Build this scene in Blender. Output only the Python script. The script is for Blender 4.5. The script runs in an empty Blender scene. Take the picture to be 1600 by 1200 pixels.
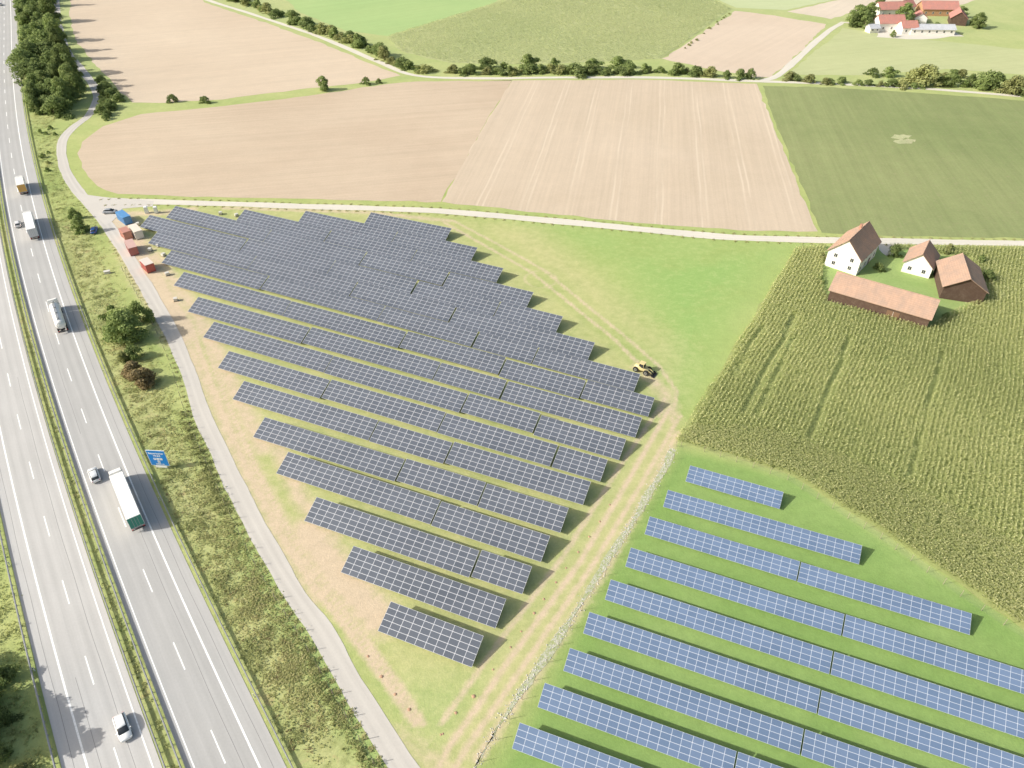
import bpy, bmesh, math, random
import numpy as np
from mathutils import Vector, Matrix
random.seed(7); RNG=np.random.default_rng(7)
scene=bpy.context.scene
H=108.0; F=1130.0; TH=math.radians(39.15); S_,C_=math.sin(TH),math.cos(TH)

# survey: bearing readings (u,v) taken from the drone position -> metres on the ground plane (or height z)
def G(u,v,z=0.0):
    y=(v-600)/F; x=(u-800)/F
    t=(H-z)/(S_+y*C_)
    return np.array([x*t,(C_-y*S_)*t])
def GL(l,z=0.0): return np.array([G(u,v,z) for u,v in l])

# ---------------------------------------------------------------- scene basics
cam=bpy.data.cameras.new("camera"); cam.sensor_width=36; cam.lens=F/1600*36; cam.clip_end=8000; cam.clip_start=1
co=bpy.data.objects.new("camera",cam); scene.collection.objects.link(co)
co.location=(0,0,H); co.rotation_euler=(math.pi/2-TH,0,0); scene.camera=co
EL=math.radians(32); sh=np.array([.975,.22]); sh/=np.linalg.norm(sh)
sl=bpy.data.lights.new("sun","SUN"); sl.energy=5.0; sl.angle=math.radians(.5); sl.color=(1,.97,.90)
so=bpy.data.objects.new("sun",sl); scene.collection.objects.link(so)
so.rotation_euler=Vector((sh[0]*math.cos(EL),sh[1]*math.cos(EL),-math.sin(EL))).to_track_quat('-Z','Y').to_euler()
so.location=(-100,-50,200)
w=bpy.data.worlds.new("World"); scene.world=w; w.use_nodes=True
nt=w.node_tree; bg=nt.nodes["Background"]; sk=nt.nodes.new("ShaderNodeTexSky"); sk.sky_type='NISHITA'; sk.sun_disc=False
sk.sun_elevation=EL; sk.sun_rotation=math.radians(257); sk.dust_density=5.0; sk.air_density=1.5
nt.links.new(sk.outputs[0],bg.inputs[0]); bg.inputs[1].default_value=.15
scene.view_settings.view_transform='Standard'; scene.view_settings.look='None'; scene.view_settings.exposure=0

# ---------------------------------------------------------------- node helpers
class NM:
    def __init__(s,name,rough=.9,spec=.2):
        s.m=bpy.data.materials.new(name); s.m.use_nodes=True; s.t=s.m.node_tree
        s.b=s.t.nodes["Principled BSDF"]; s.b.inputs["Roughness"].default_value=rough
        s.b.inputs["Specular IOR Level"].default_value=spec
    def n(s,k): return s.t.nodes.new(k)
    def put(s,inp,v):
        if isinstance(v,bpy.types.NodeSocket): s.t.links.new(v,inp)
        elif isinstance(v,(tuple,list)):
            inp.default_value=(*v,1) if len(v)==3 and len(inp.default_value)==4 else v
        else: inp.default_value=v
    def pos(s):
        g=s.n("ShaderNodeNewGeometry"); return g.outputs["Position"]
    def obj(s): return s.n("ShaderNodeTexCoord").outputs["Object"]
    def uv(s): return s.n("ShaderNodeTexCoord").outputs["UV"]
    def rnd(s): return s.n("ShaderNodeObjectInfo").outputs["Random"]
    def attr(s,a):
        x=s.n("ShaderNodeAttribute"); x.attribute_name=a; return x.outputs["Fac"]
    def map(s,v,sc=(1,1,1),rot=0):
        x=s.n("ShaderNodeMapping"); s.put(x.inputs[0],v); x.inputs["Scale"].default_value=sc; x.inputs["Rotation"].default_value=(0,0,rot); return x.outputs[0]
    def noise(s,v,scale,det=3,rough=.6,dist=0):
        x=s.n("ShaderNodeTexNoise"); s.put(x.inputs["Vector"],v); x.inputs["Scale"].default_value=scale
        x.inputs["Detail"].default_value=det; x.inputs["Roughness"].default_value=rough; x.inputs["Distortion"].default_value=dist; return x.outputs["Fac"]
    def math(s,op,a,b=0.0,c=None,clamp=False):
        x=s.n("ShaderNodeMath"); x.operation=op; x.use_clamp=clamp; s.put(x.inputs[0],a); s.put(x.inputs[1],b)
        if c is not None: s.put(x.inputs[2],c)
        return x.outputs[0]
    def step(s,v,a,b):
        x=s.n("ShaderNodeMapRange"); s.put(x.inputs[0],v); x.inputs[1].default_value=a; x.inputs[2].default_value=b; x.clamp=True; return x.outputs[0]
    def mix(s,f,a,b,mode='MIX'):
        x=s.n("ShaderNodeMix"); x.data_type='RGBA'; x.blend_type=mode; s.put(x.inputs[0],f); s.put(x.inputs[6],a); s.put(x.inputs[7],b); return x.outputs[2]
    def sep(s,v):
        x=s.n("ShaderNodeSeparateXYZ"); s.put(x.inputs[0],v); return x.outputs
    def scale(s,col,f):
        x=s.n("ShaderNodeVectorMath"); x.operation='SCALE'; s.put(x.inputs[0],col); s.put(x.inputs[3],f); return x.outputs[0]
    def col(s,c): s.put(s.b.inputs["Base Color"],c); return s
    def bump(s,h,st=.5,d=.3):
        x=s.n("ShaderNodeBump"); s.put(x.inputs["Height"],h); x.inputs["Strength"].default_value=st; x.inputs["Distance"].default_value=d
        s.t.links.new(x.outputs[0],s.b.inputs["Normal"]); return s

def plain(name,c,rough=.6,var=.12,scale=2.0,metal=0,spec=.4):
    m=NM(name,rough,spec); n=m.noise(m.obj(),scale,4)
    m.col(m.mix(n,tuple(x*(1-var) for x in c),tuple(min(1,x*(1+var)) for x in c))); m.b.inputs["Metallic"].default_value=metal
    return m.m

def field(name,c1,c2,ang=None,period=2.0,amt=.3,tram=0,tramamt=.3,big=.012,grain=.35,speck=None,tw=.35,tramcol=None,edge=None):
    m=NM(name,.95,.1); p=m.pos()
    f=m.step(m.noise(p,big,4,.6,.4),.3,.7); c=m.mix(f,c1,c2)
    g=m.noise(p,1.3,5,.75); g2=m.noise(p,.18,4,.7)
    k=m.math('ADD',m.math('MULTIPLY',m.math('SUBTRACT',g,.5),grain*2),m.math('MULTIPLY',m.math('SUBTRACT',g2,.5),grain))
    if ang is not None:
        v=m.map(p,(1,1,1),-ang)         # x along rows, y across
        st=m.noise(m.map(v,(.012,1/period,1)),1.0,4,.75)
        st2=m.noise(m.map(v,(.004,.25/period,1)),1.0,3,.6)
        k=m.math('ADD',k,m.math('MULTIPLY',m.math('SUBTRACT',st,.5),amt*2)); k=m.math('ADD',k,m.math('MULTIPLY',m.math('SUBTRACT',st2,.5),amt))
        y=m.sep(v)[1]
        if tram:
            wob=m.math('MULTIPLY',m.noise(p,.02,2),2.0)
            yy=m.math('ADD',y,wob)
            fr=m.math('MODULO',m.math('ADD',yy,10000.0),tram)
            a=m.math('ABSOLUTE',m.math('SUBTRACT',m.math('ABSOLUTE',m.math('SUBTRACT',fr,tram/2)),1.0))
            t=m.math('MULTIPLY',m.math('SUBTRACT',1.0,m.step(a,tw*.4,tw*1.2)),m.step(m.noise(m.map(v,(.02,.25,1)),1.,3),.38,.6))
    c=m.scale(c,m.math('ADD',k,1.0))
    if tram: c=m.mix(m.math('MULTIPLY',t,tramamt),c,tramcol or tuple(x*1.35 for x in c2))
    if speck is not None: c=m.mix(m.math('MULTIPLY',m.step(m.noise(p,.5,5,.8),.55,.75),.7),c,speck)
    m.col(c); m.bump(g,.4,.2); return m.m

# ---------------------------------------------------------------- mesh helpers
def link(o,parent=None):
    scene.collection.objects.link(o)
    if parent is not None: o.parent=parent
    return o
def pymesh(name,V,Fc,mats,mi=None,smooth=False):
    me=bpy.data.meshes.new(name); me.from_pydata([tuple(v) for v in V],[],Fc)
    for m in (mats if isinstance(mats,(list,tuple)) else [mats]): me.materials.append(m)
    if mi is not None: me.polygons.foreach_set("material_index",mi)
    if smooth: me.polygons.foreach_set("use_smooth",[True]*len(me.polygons))
    me.update(); return me
def structure(name,me):
    o=bpy.data.objects.new(name,me); link(o); o["kind"]="structure"; return o
def quads(name,V,tint,mat):
    V=np.asarray(V,dtype=np.float32).reshape(-1,3); n=len(V)//4
    me=bpy.data.meshes.new(name); me.vertices.add(4*n); me.vertices.foreach_set("co",V.ravel())
    me.loops.add(4*n); me.loops.foreach_set("vertex_index",np.arange(4*n,dtype=np.int32))
    me.polygons.add(n); me.polygons.foreach_set("loop_start",np.arange(0,4*n,4,dtype=np.int32)); me.polygons.foreach_set("loop_total",np.full(n,4,dtype=np.int32))
    a=me.attributes.new("tint","FLOAT","POINT"); a.data.foreach_set("value",np.repeat(np.asarray(tint,dtype=np.float32),4))
    me.materials.append(mat); me.update(calc_edges=True); me.validate(); return me
def thing(name,label,category,loc=(0,0,0),rot=0,mesh=None,group=None):
    o=bpy.data.objects.new(name,mesh); link(o); o.location=loc; o.rotation_euler=(0,0,rot)
    if mesh is None: o.empty_display_size=.5
    o["label"]=label; o["category"]=category
    if group: o["group"]=group
    return o
def part(name,me,parent,loc=(0,0,0),rot=(0,0,0)):
    o=bpy.data.objects.new(name,me); link(o,parent); o.location=loc; o.rotation_euler=rot; return o

class MB:   # multi-primitive mesh builder
    def __init__(s): s.V=[];s.F=[];s.M=[]
    def add(s,V,Fc,mi=0):
        b=len(s.V); s.V+= [tuple(v) for v in V]; s.F+=[tuple(i+b for i in f) for f in Fc]; s.M+=[mi]*len(Fc)
    def box(s,c,d,mi=0,rz=0,taper=1.0):
        x,y,z=d[0]/2,d[1]/2,d[2]/2; V=[]
        for k,(a,b,e) in enumerate([(-x,-y,-z),(x,-y,-z),(x,y,-z),(-x,y,-z),(-x,-y,z),(x,-y,z),(x,y,z),(-x,y,z)]):
            if k>3: a*=taper;b*=taper
            cr,sr=math.cos(rz),math.sin(rz); V.append((c[0]+a*cr-b*sr,c[1]+a*sr+b*cr,c[2]+e))
        s.add(V,[(0,3,2,1),(4,5,6,7),(0,1,5,4),(1,2,6,5),(2,3,7,6),(3,0,4,7)],mi)
    def cone(s,p0,p1,r0,r1,seg=8,mi=0,cap=True):
        p0=Vector(p0);p1=Vector(p1); q=(p1-p0).to_track_quat('Z','Y'); V=[]
        for p,r in ((p0,r0),(p1,r1)):
            for i in range(seg):
                a=2*math.pi*i/seg; V.append(p+q@Vector((r*math.cos(a),r*math.sin(a),0)))
        Fc=[(i,(i+1)%seg,seg+(i+1)%seg,seg+i) for i in range(seg)]
        if cap: Fc+=[tuple(range(seg-1,-1,-1)),tuple(range(seg,2*seg))]
        s.add(V,Fc,mi)
    def mesh(s,name,mats,smooth=False,bevel=0):
        me=pymesh(name,s.V,s.F,mats,s.M,smooth)
        if bevel:
            bm=bmesh.new(); bm.from_mesh(me); bmesh.ops.bevel(bm,geom=list(bm.edges),offset=bevel,segments=2,affect='EDGES',clamp_overlap=True); bm.to_mesh(me); bm.free()
        return me

def resample(P,step):
    P=np.asarray(P,float); out=[]
    Q=np.vstack([2*P[0]-P[1],P,2*P[-1]-P[-2]])
    for i in range(1,len(Q)-2):
        p0,p1,p2,p3=Q[i-1:i+3]; n=max(2,int(np.linalg.norm(p2-p1)/step))
        for k in range(n):
            t=k/n; out.append(.5*((2*p1)+(-p0+p2)*t+(2*p0-5*p1+4*p2-p3)*t*t+(-p0+3*p1-3*p2+p3)*t**3))
    out.append(P[-1]); return np.array(out)
def linpts(P,step):
    out=[]
    for a,b in zip(P[:-1],P[1:]):
        n=max(1,int(np.linalg.norm(b-a)/step))
        for k in range(n): out.append(a+(b-a)*k/n)
    out.append(P[-1]); return np.array(out)
def frame(P):
    T=np.gradient(P,axis=0); T/=np.linalg.norm(T,axis=1)[:,None]+1e-9
    return T,np.stack([T[:,1],-T[:,0]],1)
def arclen(P): return np.concatenate([[0],np.cumsum(np.linalg.norm(np.diff(P,axis=0),axis=1))])
def ribbon(name,P,a,b,z,mat,jit=0,cols=1):
    T,Nr=frame(P); s=arclen(P); V=[];UV=[]
    for j in range(cols+1):
        o=a+(b-a)*j/cols
        oo=np.full(len(P),o)
        if jit and j in(0,cols): oo=oo+np.convolve(RNG.normal(0,jit,len(P)+4),np.ones(5)/2.2,'valid')
        q=P+Nr*oo[:,None]; V.append(np.column_stack([q,np.full(len(P),z)])); UV.append(np.column_stack([oo,s]))
    n=len(P); V=np.vstack(V); UV=np.vstack(UV); Fc=[]
    for j in range(cols):
        for i in range(n-1): Fc.append((j*n+i,(j+1)*n+i,(j+1)*n+i+1,j*n+i+1))
    me=pymesh(name,V,Fc,mat); uv=me.uv_layers.new(name="UVMap")
    li=np.empty(len(me.loops),dtype=np.int32); me.loops.foreach_get("vertex_index",li)
    uv.data.foreach_set("uv",UV[li].ravel().astype(np.float32)); return me
def sheet(name,poly,z,mat,jit=.5,step=5):
    P=np.vstack([poly,poly[:1]]); P=linpts(P,step)[:-1]
    if jit: P=P+RNG.normal(0,jit,P.shape)
    me=pymesh(name,np.column_stack([P,np.full(len(P),z)]),[tuple(range(len(P)))],mat)
    bm=bmesh.new(); bm.from_mesh(me); bmesh.ops.triangulate(bm,faces=bm.faces[:])
    for f in bm.faces:
        f.normal_update()
        if f.normal.z<0: f.normal_flip()
    bm.to_mesh(me); bm.free(); return structure(name,me)
def pip(P,poly):
    x,y=P[:,0],P[:,1]; ins=np.zeros(len(P),bool); n=len(poly)
    for i in range(n):
        x1,y1=poly[i];x2,y2=poly[(i+1)%n]
        c=((y1>y)!=(y2>y))&(x<(x2-x1)*(y-y1)/((y2-y1)+1e-12)+x1); ins^=c
    return ins
def dline(P,L):
    d=np.full(len(P),1e9)
    for a,b in zip(L[:-1],L[1:]):
        ab=b-a; t=np.clip(((P-a)@ab)/(ab@ab),0,1); d=np.minimum(d,np.linalg.norm(P-(a+t[:,None]*ab),axis=1))
    return d
def softpoly(P,poly,w):
    ins=pip(P,poly); d=dline(P,np.vstack([poly,poly[:1]])); return np.clip(.5+np.where(ins,d,-d)/(2*w),0,1)

# ---------------------------------------------------------------- main curves
rd=GL([(6,0),(6,80),(10,170),(20,260),(36,340),(55,410),(72,467),(96,550),(120,618),(143,685),(165,745),(205,845),(247,940),(293,1055),(348,1185)])
k=np.polyfit(rd[:,1],rd[:,0],4); yy=np.arange(52,545,4.0); dense=np.column_stack([np.polyval(k,yy),yy])
d0=dense[0]-dense[1]; d1=dense[-1]-dense[-2]
HW=np.vstack([[dense[0]+d0*i for i in range(20,0,-1)],dense,[dense[-1]+d1*i for i in range(1,100)]])
TR=resample(GL([(690,1300),(625,1190),(560,1085),(500,985),(440,895),(388,800),(347,715),(315,645),(290,570),(263,510),(235,460),(205,410),(180,370),(148,328),(115,290),(99,255),(97,222),(113,200),(140,178),(152,148),(133,115),(105,80),(92,40),(88,0),(84,-40)]),2)
SR=resample(GL([(140,318),(200,315),(300,317),(450,322),(560,325),(700,331),(850,344),(1000,358),(1130,370),(1250,375),(1400,377),(1620,381),(1800,386)]),3)
UT=resample(GL([(290,-15),(330,2),(400,24),(500,58),(590,96),(650,118),(760,122),(900,121),(1050,122),(1180,127),(1300,131),(1450,139),(1620,152),(1750,160)]),5)
UT2=resample(GL([(1190,126),(1215,118),(1245,92),(1280,60),(1312,38),(1330,36),(1430,50)]),4)

# ---------------------------------------------------------------- ground sheet with wear and painted haze attributes
xs=np.concatenate([np.linspace(-3500,-140,22),np.arange(-135,200,.7),np.linspace(205,3500,22)])
ys=np.concatenate([np.linspace(-1500,30,14),np.arange(35,270,.7),np.linspace(275,6000,40)])
X,Y=np.meshgrid(xs,ys); P=np.column_stack([X.ravel(),Y.ravel()]); nx,ny=len(xs),len(ys)
def g(L,wd,s): return s*np.exp(-(dline(P,GL(L))/wd)**2)
dirt=np.zeros(len(P)); dry=np.zeros(len(P)); lush=np.zeros(len(P)); deep=np.zeros(len(P))
def mx(a,b): return np.maximum(a,b)
for L,wd,s in [
 ([(190,345),(225,420),(262,480),(285,525)],5.0,1.1),
 ([(170,335),(250,333),(300,327)],2.5,.8),
 ([(285,525),(330,610),(365,690),(400,760),(450,850),(500,930)],3.0,.8),
 ([(295,500),(320,570),(345,640),(385,730),(430,820),(480,900),(540,980),(600,1060),(650,1130)],.9,.95),
 ([(308,500),(333,570),(360,640),(400,730),(446,820),(496,900),(556,980),(616,1060),(660,1130)],.8,.9),
 ([(480,830),(530,900),(590,965)],4.2,1.0),
 ([(430,690),(470,780),(520,840)],2.4,.75),
 ([(240,400),(300,480),(330,530),(370,620),(410,700)],3.0,.8),
 ([(1045,640),(985,745),(905,880),(800,1025),(700,1170),(670,1230)],.7,.88),
 ([(1062,650),(1003,755),(925,885),(825,1030),(725,1175),(690,1240)],.7,.85),
 ([(1035,630),(965,735),(880,870),(775,1010),(690,1130)],.7,.75),
 ([(1058,675),(1015,765),(948,885),(852,1030),(745,1185)],1.2,.7),
 ([(690,345),(760,385),(830,425),(910,490),(960,530),(1010,580),(1040,615),(1030,650)],.7,.78),
 ([(705,343),(775,380),(850,422),(925,484),(975,524),(1030,572),(1058,612),(1050,660)],.7,.74),
 ([(1000,575),(1035,610),(1050,645)],2.5,.65),
 ([(350,325),(450,328),(580,332),(700,345)],1.6,.7),
 ([(620,1150),(680,1190),(720,1230)],2.5,.5)]: dirt=mx(dirt,g(L,wd,s))
cc=G(845,436); dd=np.abs(np.linalg.norm(P-cc,axis=1)-4.6); dirt=mx(dirt,.5*np.exp(-(dd/.6)**2))
site=GL([(160,325),(300,322),(600,327),(720,340),(900,480),(1050,600),(1055,650),(680,1230),(620,1130),(480,930),(350,680),(290,500)])
dry=mx(dry,.5*softpoly(P,site,4)); dry=mx(dry,.65*softpoly(P,GL([(700,340),(850,350),(1080,540),(1060,640),(1000,560),(850,440)]),9))
dry=mx(dry,.65*g([(1045,660),(900,900),(700,1190)],5,1.0))
dry=mx(dry,.2*softpoly(P,GL([(850,345),(1240,380),(1200,420),(1060,640),(1000,560)]),6))
lush=mx(lush,.95*softpoly(P,GL([(960,395),(1235,385),(1060,640),(1040,560)]),12))
lush=mx(lush,.6*softpoly(P,GL([(800,338),(1240,380),(1235,400),(950,420)]),8))
deep=softpoly(P,GL([(1060,700),(1240,745),(1640,1010),(1700,1300),(720,1300)]),2.0)
lush=mx(lush,g([(360,850),(440,960),(520,1090),(580,1190)],3,.6)); lush=mx(lush,.6*softpoly(P,GL([(600,1060),(760,1060),(690,1180),(640,1130)]),3))
T_,N_=frame(HW)
verge=HW+N_*12; dv=dline(P,verge[::3]); vg=np.exp(-(dv/6)**2)*(P[:,1]<420); dry=mx(dry,.5*vg)
rough=np.clip(vg*1.3,0,1)
dm=dline(P,(HW-N_*6.1)[::3]); md=np.exp(-(dm/2.2)**2); dry=mx(dry,.3*md); rough=mx(rough,md)
far_haze=np.clip((P[:,1]-260)/300,0,1)
V=np.column_stack([P,np.zeros(len(P))])
idx=np.arange(nx*ny).reshape(ny,nx); Fc=np.stack([idx[:-1,:-1],idx[:-1,1:],idx[1:,1:],idx[1:,:-1]],-1).reshape(-1,4).astype(np.int32)
me=bpy.data.meshes.new("ground"); me.vertices.add(len(V)); me.vertices.foreach_set("co",V.astype(np.float32).ravel())
me.loops.add(Fc.size); me.loops.foreach_set("vertex_index",Fc.ravel()); me.polygons.add(len(Fc))
me.polygons.foreach_set("loop_start",np.arange(0,Fc.size,4,dtype=np.int32)); me.polygons.foreach_set("loop_total",np.full(len(Fc),4,dtype=np.int32))
for nm,a in (("dirt",dirt),("dry",dry),("lush",lush),("far_haze",far_haze),("deep",deep),("rough",rough)):
    at=me.attributes.new(nm,"FLOAT","POINT"); at.data.foreach_set("value",a.astype(np.float32))
me.update(calc_edges=True)
m=NM("meadow",.95,.1); p=m.pos()
n1=m.noise(p,.05,5,.65,.5); n2=m.noise(p,.45,5,.75); n3=m.noise(p,2.2,4,.8); n4=m.noise(p,.22,6,.75,.6)
c=m.mix(m.step(n1,.35,.65),(.32,.39,.135),(.42,.45,.185))
nn=m.math('MULTIPLY',m.math('SUBTRACT',n2,.5),.9)
c=m.mix(m.math('MULTIPLY',m.attr("lush"),m.step(n1,.15,.5)),c,(.27,.41,.13))
c=m.mix(m.attr("deep"),c,m.mix(m.step(n1,.3,.7),(.20,.32,.09),(.265,.375,.125)))
c=m.mix(m.math('MULTIPLY',m.step(m.math('ADD',m.attr("dry"),nn),.2,.9),.8),c,(.52,.475,.26))
c=m.mix(m.math('MULTIPLY',m.attr("rough"),m.math('MULTIPLY',m.step(n4,.48,.62),.65)),c,(.24,.26,.10))
c=m.mix(m.math('MULTIPLY',m.attr("rough"),m.math('MULTIPLY',m.math('SUBTRACT',1.0,m.step(n4,.33,.44)),.6)),c,(.42,.31,.17))
c=m.mix(m.math('MULTIPLY',m.step(m.math('ADD',m.attr("dirt"),nn),.2,.85),.9),c,(.58,.46,.34))
c=m.mix(m.math('MULTIPLY',m.attr("far_haze"),.5),c,(.43,.47,.26))  # aerial haze painted into the grass colour, paler with distance
c=m.scale(c,m.math('ADD',.62,m.math('ADD',m.math('MULTIPLY',n3,.40),m.math('MULTIPLY',n2,.38))))
m.col(c); m.bump(m.math('ADD',n2,n3),.35,.22); me.materials.append(m.m)
structure("ground",me)

# ---------------------------------------------------------------- fields
ARR=math.atan2(-1.30,-.218)   # drill direction of the big field
sheet("harrowed_field",GL([(128,222),(160,198),(220,178),(330,168),(480,150),(600,132),(650,127),(800,126),(800,126),(760,190),(690,316),(500,311),(300,307),(185,303),(150,290),(128,262),(122,240)]),.02,
  field("soil_harrowed",(.485,.385,.285),(.555,.455,.345),ang=.22,period=1.6,amt=.14,big=.012,grain=.14),.35)
sheet("drilled_field",GL([(800,126),(1000,124),(1183,131),(1210,200),(1245,285),(1276,362),(1180,361),(1000,349),(850,333),(690,316),(760,190)]),.021,
  field("soil_drilled",(.51,.42,.315),(.57,.475,.37),ang=ARR,period=1.3,amt=.16,tram=15,tramamt=.5,big=.01,grain=.13,tw=.4,tramcol=(.68,.59,.47)),.3)
sheet("stubble_field",GL([(112,-15),(300,-15),(320,4),(400,30),(500,66),(580,100),(628,118),(560,130),(480,138),(330,157),(250,160),(205,160),(185,140),(150,100),(118,65),(108,20)]),.02,
  field("soil_stubble",(.53,.43,.325),(.60,.50,.385),ang=.35,period=2.2,amt=.12,big=.008,grain=.14),.5)
sheet("clover_field",GL([(1190,134),(1300,137),(1450,146),(1640,160),(1800,170),(1800,380),(1600,372),(1400,368),(1283,364),(1250,285),(1215,200)]),.02,
  field("green_crop",(.215,.26,.11),(.275,.305,.14),ang=ARR,period=1.5,amt=.2,tram=17,tramamt=.3,big=.012,grain=.25,speck=(.33,.285,.18),tramcol=(.22,.28,.11)),.4)
sheet("bright_meadow_field",GL([(430,-15),(800,-15),(770,5),(605,56),(540,48),(470,20)]),.02,field("far_green",(.32,.45,.19),(.37,.48,.21),ang=.6,period=3,amt=.12,grain=.12),.5)
cornfar=GL([(605,58),(790,0),(800,-15),(1080,-15),(1142,14),(1090,50),(1033,92),(900,98),(800,100),(700,98),(625,80)])
sheet("maize_ground",cornfar,.022,field("far_corn_soil",(.38,.42,.21),(.44,.46,.24),ang=.5,period=2,amt=.2,grain=.2),.4)
sheet("fallow_field",GL([(1150,17),(1210,24),(1292,38),(1245,85),(1205,120),(1180,121),(1110,108),(1036,92)]),.02,field("soil_far",(.56,.46,.36),(.62,.52,.415),ang=.9,period=2.5,amt=.1,grain=.12),.5)
sheet("pasture_field",GL([(1318,44),(1450,62),(1620,80),(1800,90),(1800,130),(1620,118),(1480,108),(1330,118),(1232,116),(1262,90)]),.02,field("pasture",(.40,.44,.23),(.47,.49,.27),ang=.3,period=3,amt=.12,grain=.15),.5)
sheet("tilled_field",GL([(1230,18),(1330,-5),(1450,-15),(1560,-12),(1500,8),(1360,10),(1300,30)]),.02,field("soil_far_b",(.56,.49,.39),(.63,.55,.45),ang=.9,period=2.5,amt=.1,grain=.12),.5)
sheet("mown_field",GL([(1090,-15),(1330,-15),(1300,0),(1225,16),(1150,12)]),.021,field("far_mown",(.44,.50,.28),(.5,.54,.33),ang=.2,period=3,amt=.1,grain=.12),.5)
for q in [(1402,214,2.2),(1416,213,1.9),(1412,221,2.6),(1421,219,1.3)]:
    ct=G(q[0],q[1]); a=np.linspace(0,6.283,9)[:-1]; sheet("bare_patch",np.column_stack([ct[0]+q[2]*1.3*np.cos(a),ct[1]+q[2]*np.sin(a)]),.03+.004*q[2],field("patch",(.38,.41,.22),(.48,.46,.29),grain=.6,big=.1),.6,1.2)

# ---------------------------------------------------------------- roads
def asphalt(name,c,tracks,streak=.16):
    m=NM(name,.85,.25); uv=m.uv(); p=m.pos(); x=m.sep(uv)[0]
    n=m.noise(m.map(uv,(1.6,.03,1)),1.,5,.7); n2=m.noise(p,.09,4); n3=m.noise(p,3,4,.8)
    k=m.math('ADD',m.math('MULTIPLY',m.math('SUBTRACT',n,.5),streak*2),m.math('MULTIPLY',m.math('SUBTRACT',n2,.5),.18))
    k=m.math('ADD',k,m.math('MULTIPLY',m.math('SUBTRACT',n3,.5),.22))
    for t in tracks:
        a=m.math('SUBTRACT',1.0,m.step(m.math('ABSOLUTE',m.math('SUBTRACT',x,t)),.15,.75)); k=m.math('SUBTRACT',k,m.math('MULTIPLY',a,.07))
    m.col(m.scale(c,m.math('ADD',k,1.0))); return m.m
aR=asphalt("asphalt_outbound",(.425,.42,.41),[-2.8,-1.0,1.0,2.8]); aL=asphalt("asphalt_inbound",(.49,.48,.465),[-15,-13.2,-11.2,-9.4])
structure("road",ribbon("outbound_carriageway",HW,-4.8,6.8,.05,aR,cols=4)).name="road_outbound"
structure("road",ribbon("inbound_carriageway",HW,-18.9,-7.4,.05,aL,cols=4)).name="road_inbound"
mm=NM("marking_paint",.6,.3); mm.col(mm.mix(mm.step(mm.noise(mm.pos(),3,4,.7),.3,.6),(.72,.72,.70),(.95,.95,.93))); paint=mm.m
for i,(o,wd) in enumerate([(3.75,.28),(-3.75,.2),(-8.45,.2),(-15.95,.28)]):
    structure("road_marking",ribbon("edge_line",HW,o-wd/2,o+wd/2,.056,paint))
s=arclen(HW); mb=MB()
def at_s(P,s,q,off=0):
    T,Nn=frame(P); x=np.interp(q,s,P[:,0]);y=np.interp(q,s,P[:,1]); i=min(len(P)-1,max(0,int(np.searchsorted(s,q)))); return np.array([x,y])+Nn[i]*off,T[i]
for off,ph in ((0,3.0),(-12.2,9.0)):
    q=ph
    while q<s[-1]-10:
        a,_=at_s(HW,s,q,off); b,t=at_s(HW,s,q+6,off); nr=np.array([t[1],-t[0]])*.1
        mb.add([(*(a-nr),.056),(*(a+nr),.056),(*(b+nr),.056),(*(b-nr),.056)],[(0,1,2,3)]); q+=18
structure("road_marking",mb.mesh("lane_dashes",[paint]))
seam=plain("bitumen_seam",(.2,.195,.19),.6,.2); mb=MB()
for off,q0,q1 in ((1.9,60,150),(-1.7,180,260),(5.3,20,300),(-10.4,60,210),(-14.3,30,120),(-17.4,60,320)):
    q=q0
    while q<q1:
        a,_=at_s(HW,s,q,off+.05*math.sin(q)); b,t=at_s(HW,s,q+5,off+.05*math.sin(q+5)); nr=np.array([t[1],-t[0]])*.03
        mb.add([(*(a-nr),.054),(*(a+nr),.054),(*(b+nr),.054),(*(b-nr),.054)],[(0,1,2,3)]); q+=5
structure("road_seam",mb.mesh("road_seam",[seam]))
tm=asphalt("track_surface",(.55,.52,.475),[-.8,.8],.12); tm2=asphalt("gravel_track",(.62,.585,.51),[],.2)
structure("path",ribbon("farm_track",TR,-1.8,1.8,.04,tm,.12,2))
structure("path",ribbon("service_road",SR,-1.9,1.9,.045,tm2,.15,2))
structure("path",ribbon("field_path",UT,-1.6,1.6,.04,tm2,.2,2))
structure("path",ribbon("field_path",UT2,-1.8,1.8,.045,tm2,.2,2))
sheet("junction_apron",GL([(118,300),(140,305),(175,309),(240,314),(240,322),(190,326),(178,345),(165,352),(140,330)]),.048,tm,.2,3)
GRL=GL([(1052,702),(1018,765),(985,820),(935,900),(880,985),(825,1065),(760,1165),(725,1230)])
gm=NM("pale_gravel",.9,.2); pn=gm.noise(gm.pos(),1.6,5,.8); gm.col(gm.mix(gm.step(pn,.42,.66),(.32,.36,.17),(.56,.54,.48))); gm.bump(pn,.6,.15)
structure("gravel_strip",ribbon("gravel_strip",resample(GRL,1.5),-.4,.4,.03,gm.m,.35,2))
gs=NM("pale_stone",.8,.3); gs.col(gs.mix(gs.noise(gs.pos(),.8,3),(.45,.44,.41),(.65,.63,.59)))
mb=MB(); Gr=resample(GRL,.5)
for i in range(900):
    q=Gr[random.randrange(len(Gr))]+np.array([random.gauss(0,.45),random.gauss(0,.45)]); r=random.uniform(.04,.13)
    mb.box((q[0],q[1],r*.4),(r*2,r*1.5,r),0,random.random()*3,.6)
o=structure("gravel",mb.mesh("gravel",[gs.m])); o["kind"]="stuff"; o["label"]="loose pale stones strewn along the fence line"; o["category"]="gravel"

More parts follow.
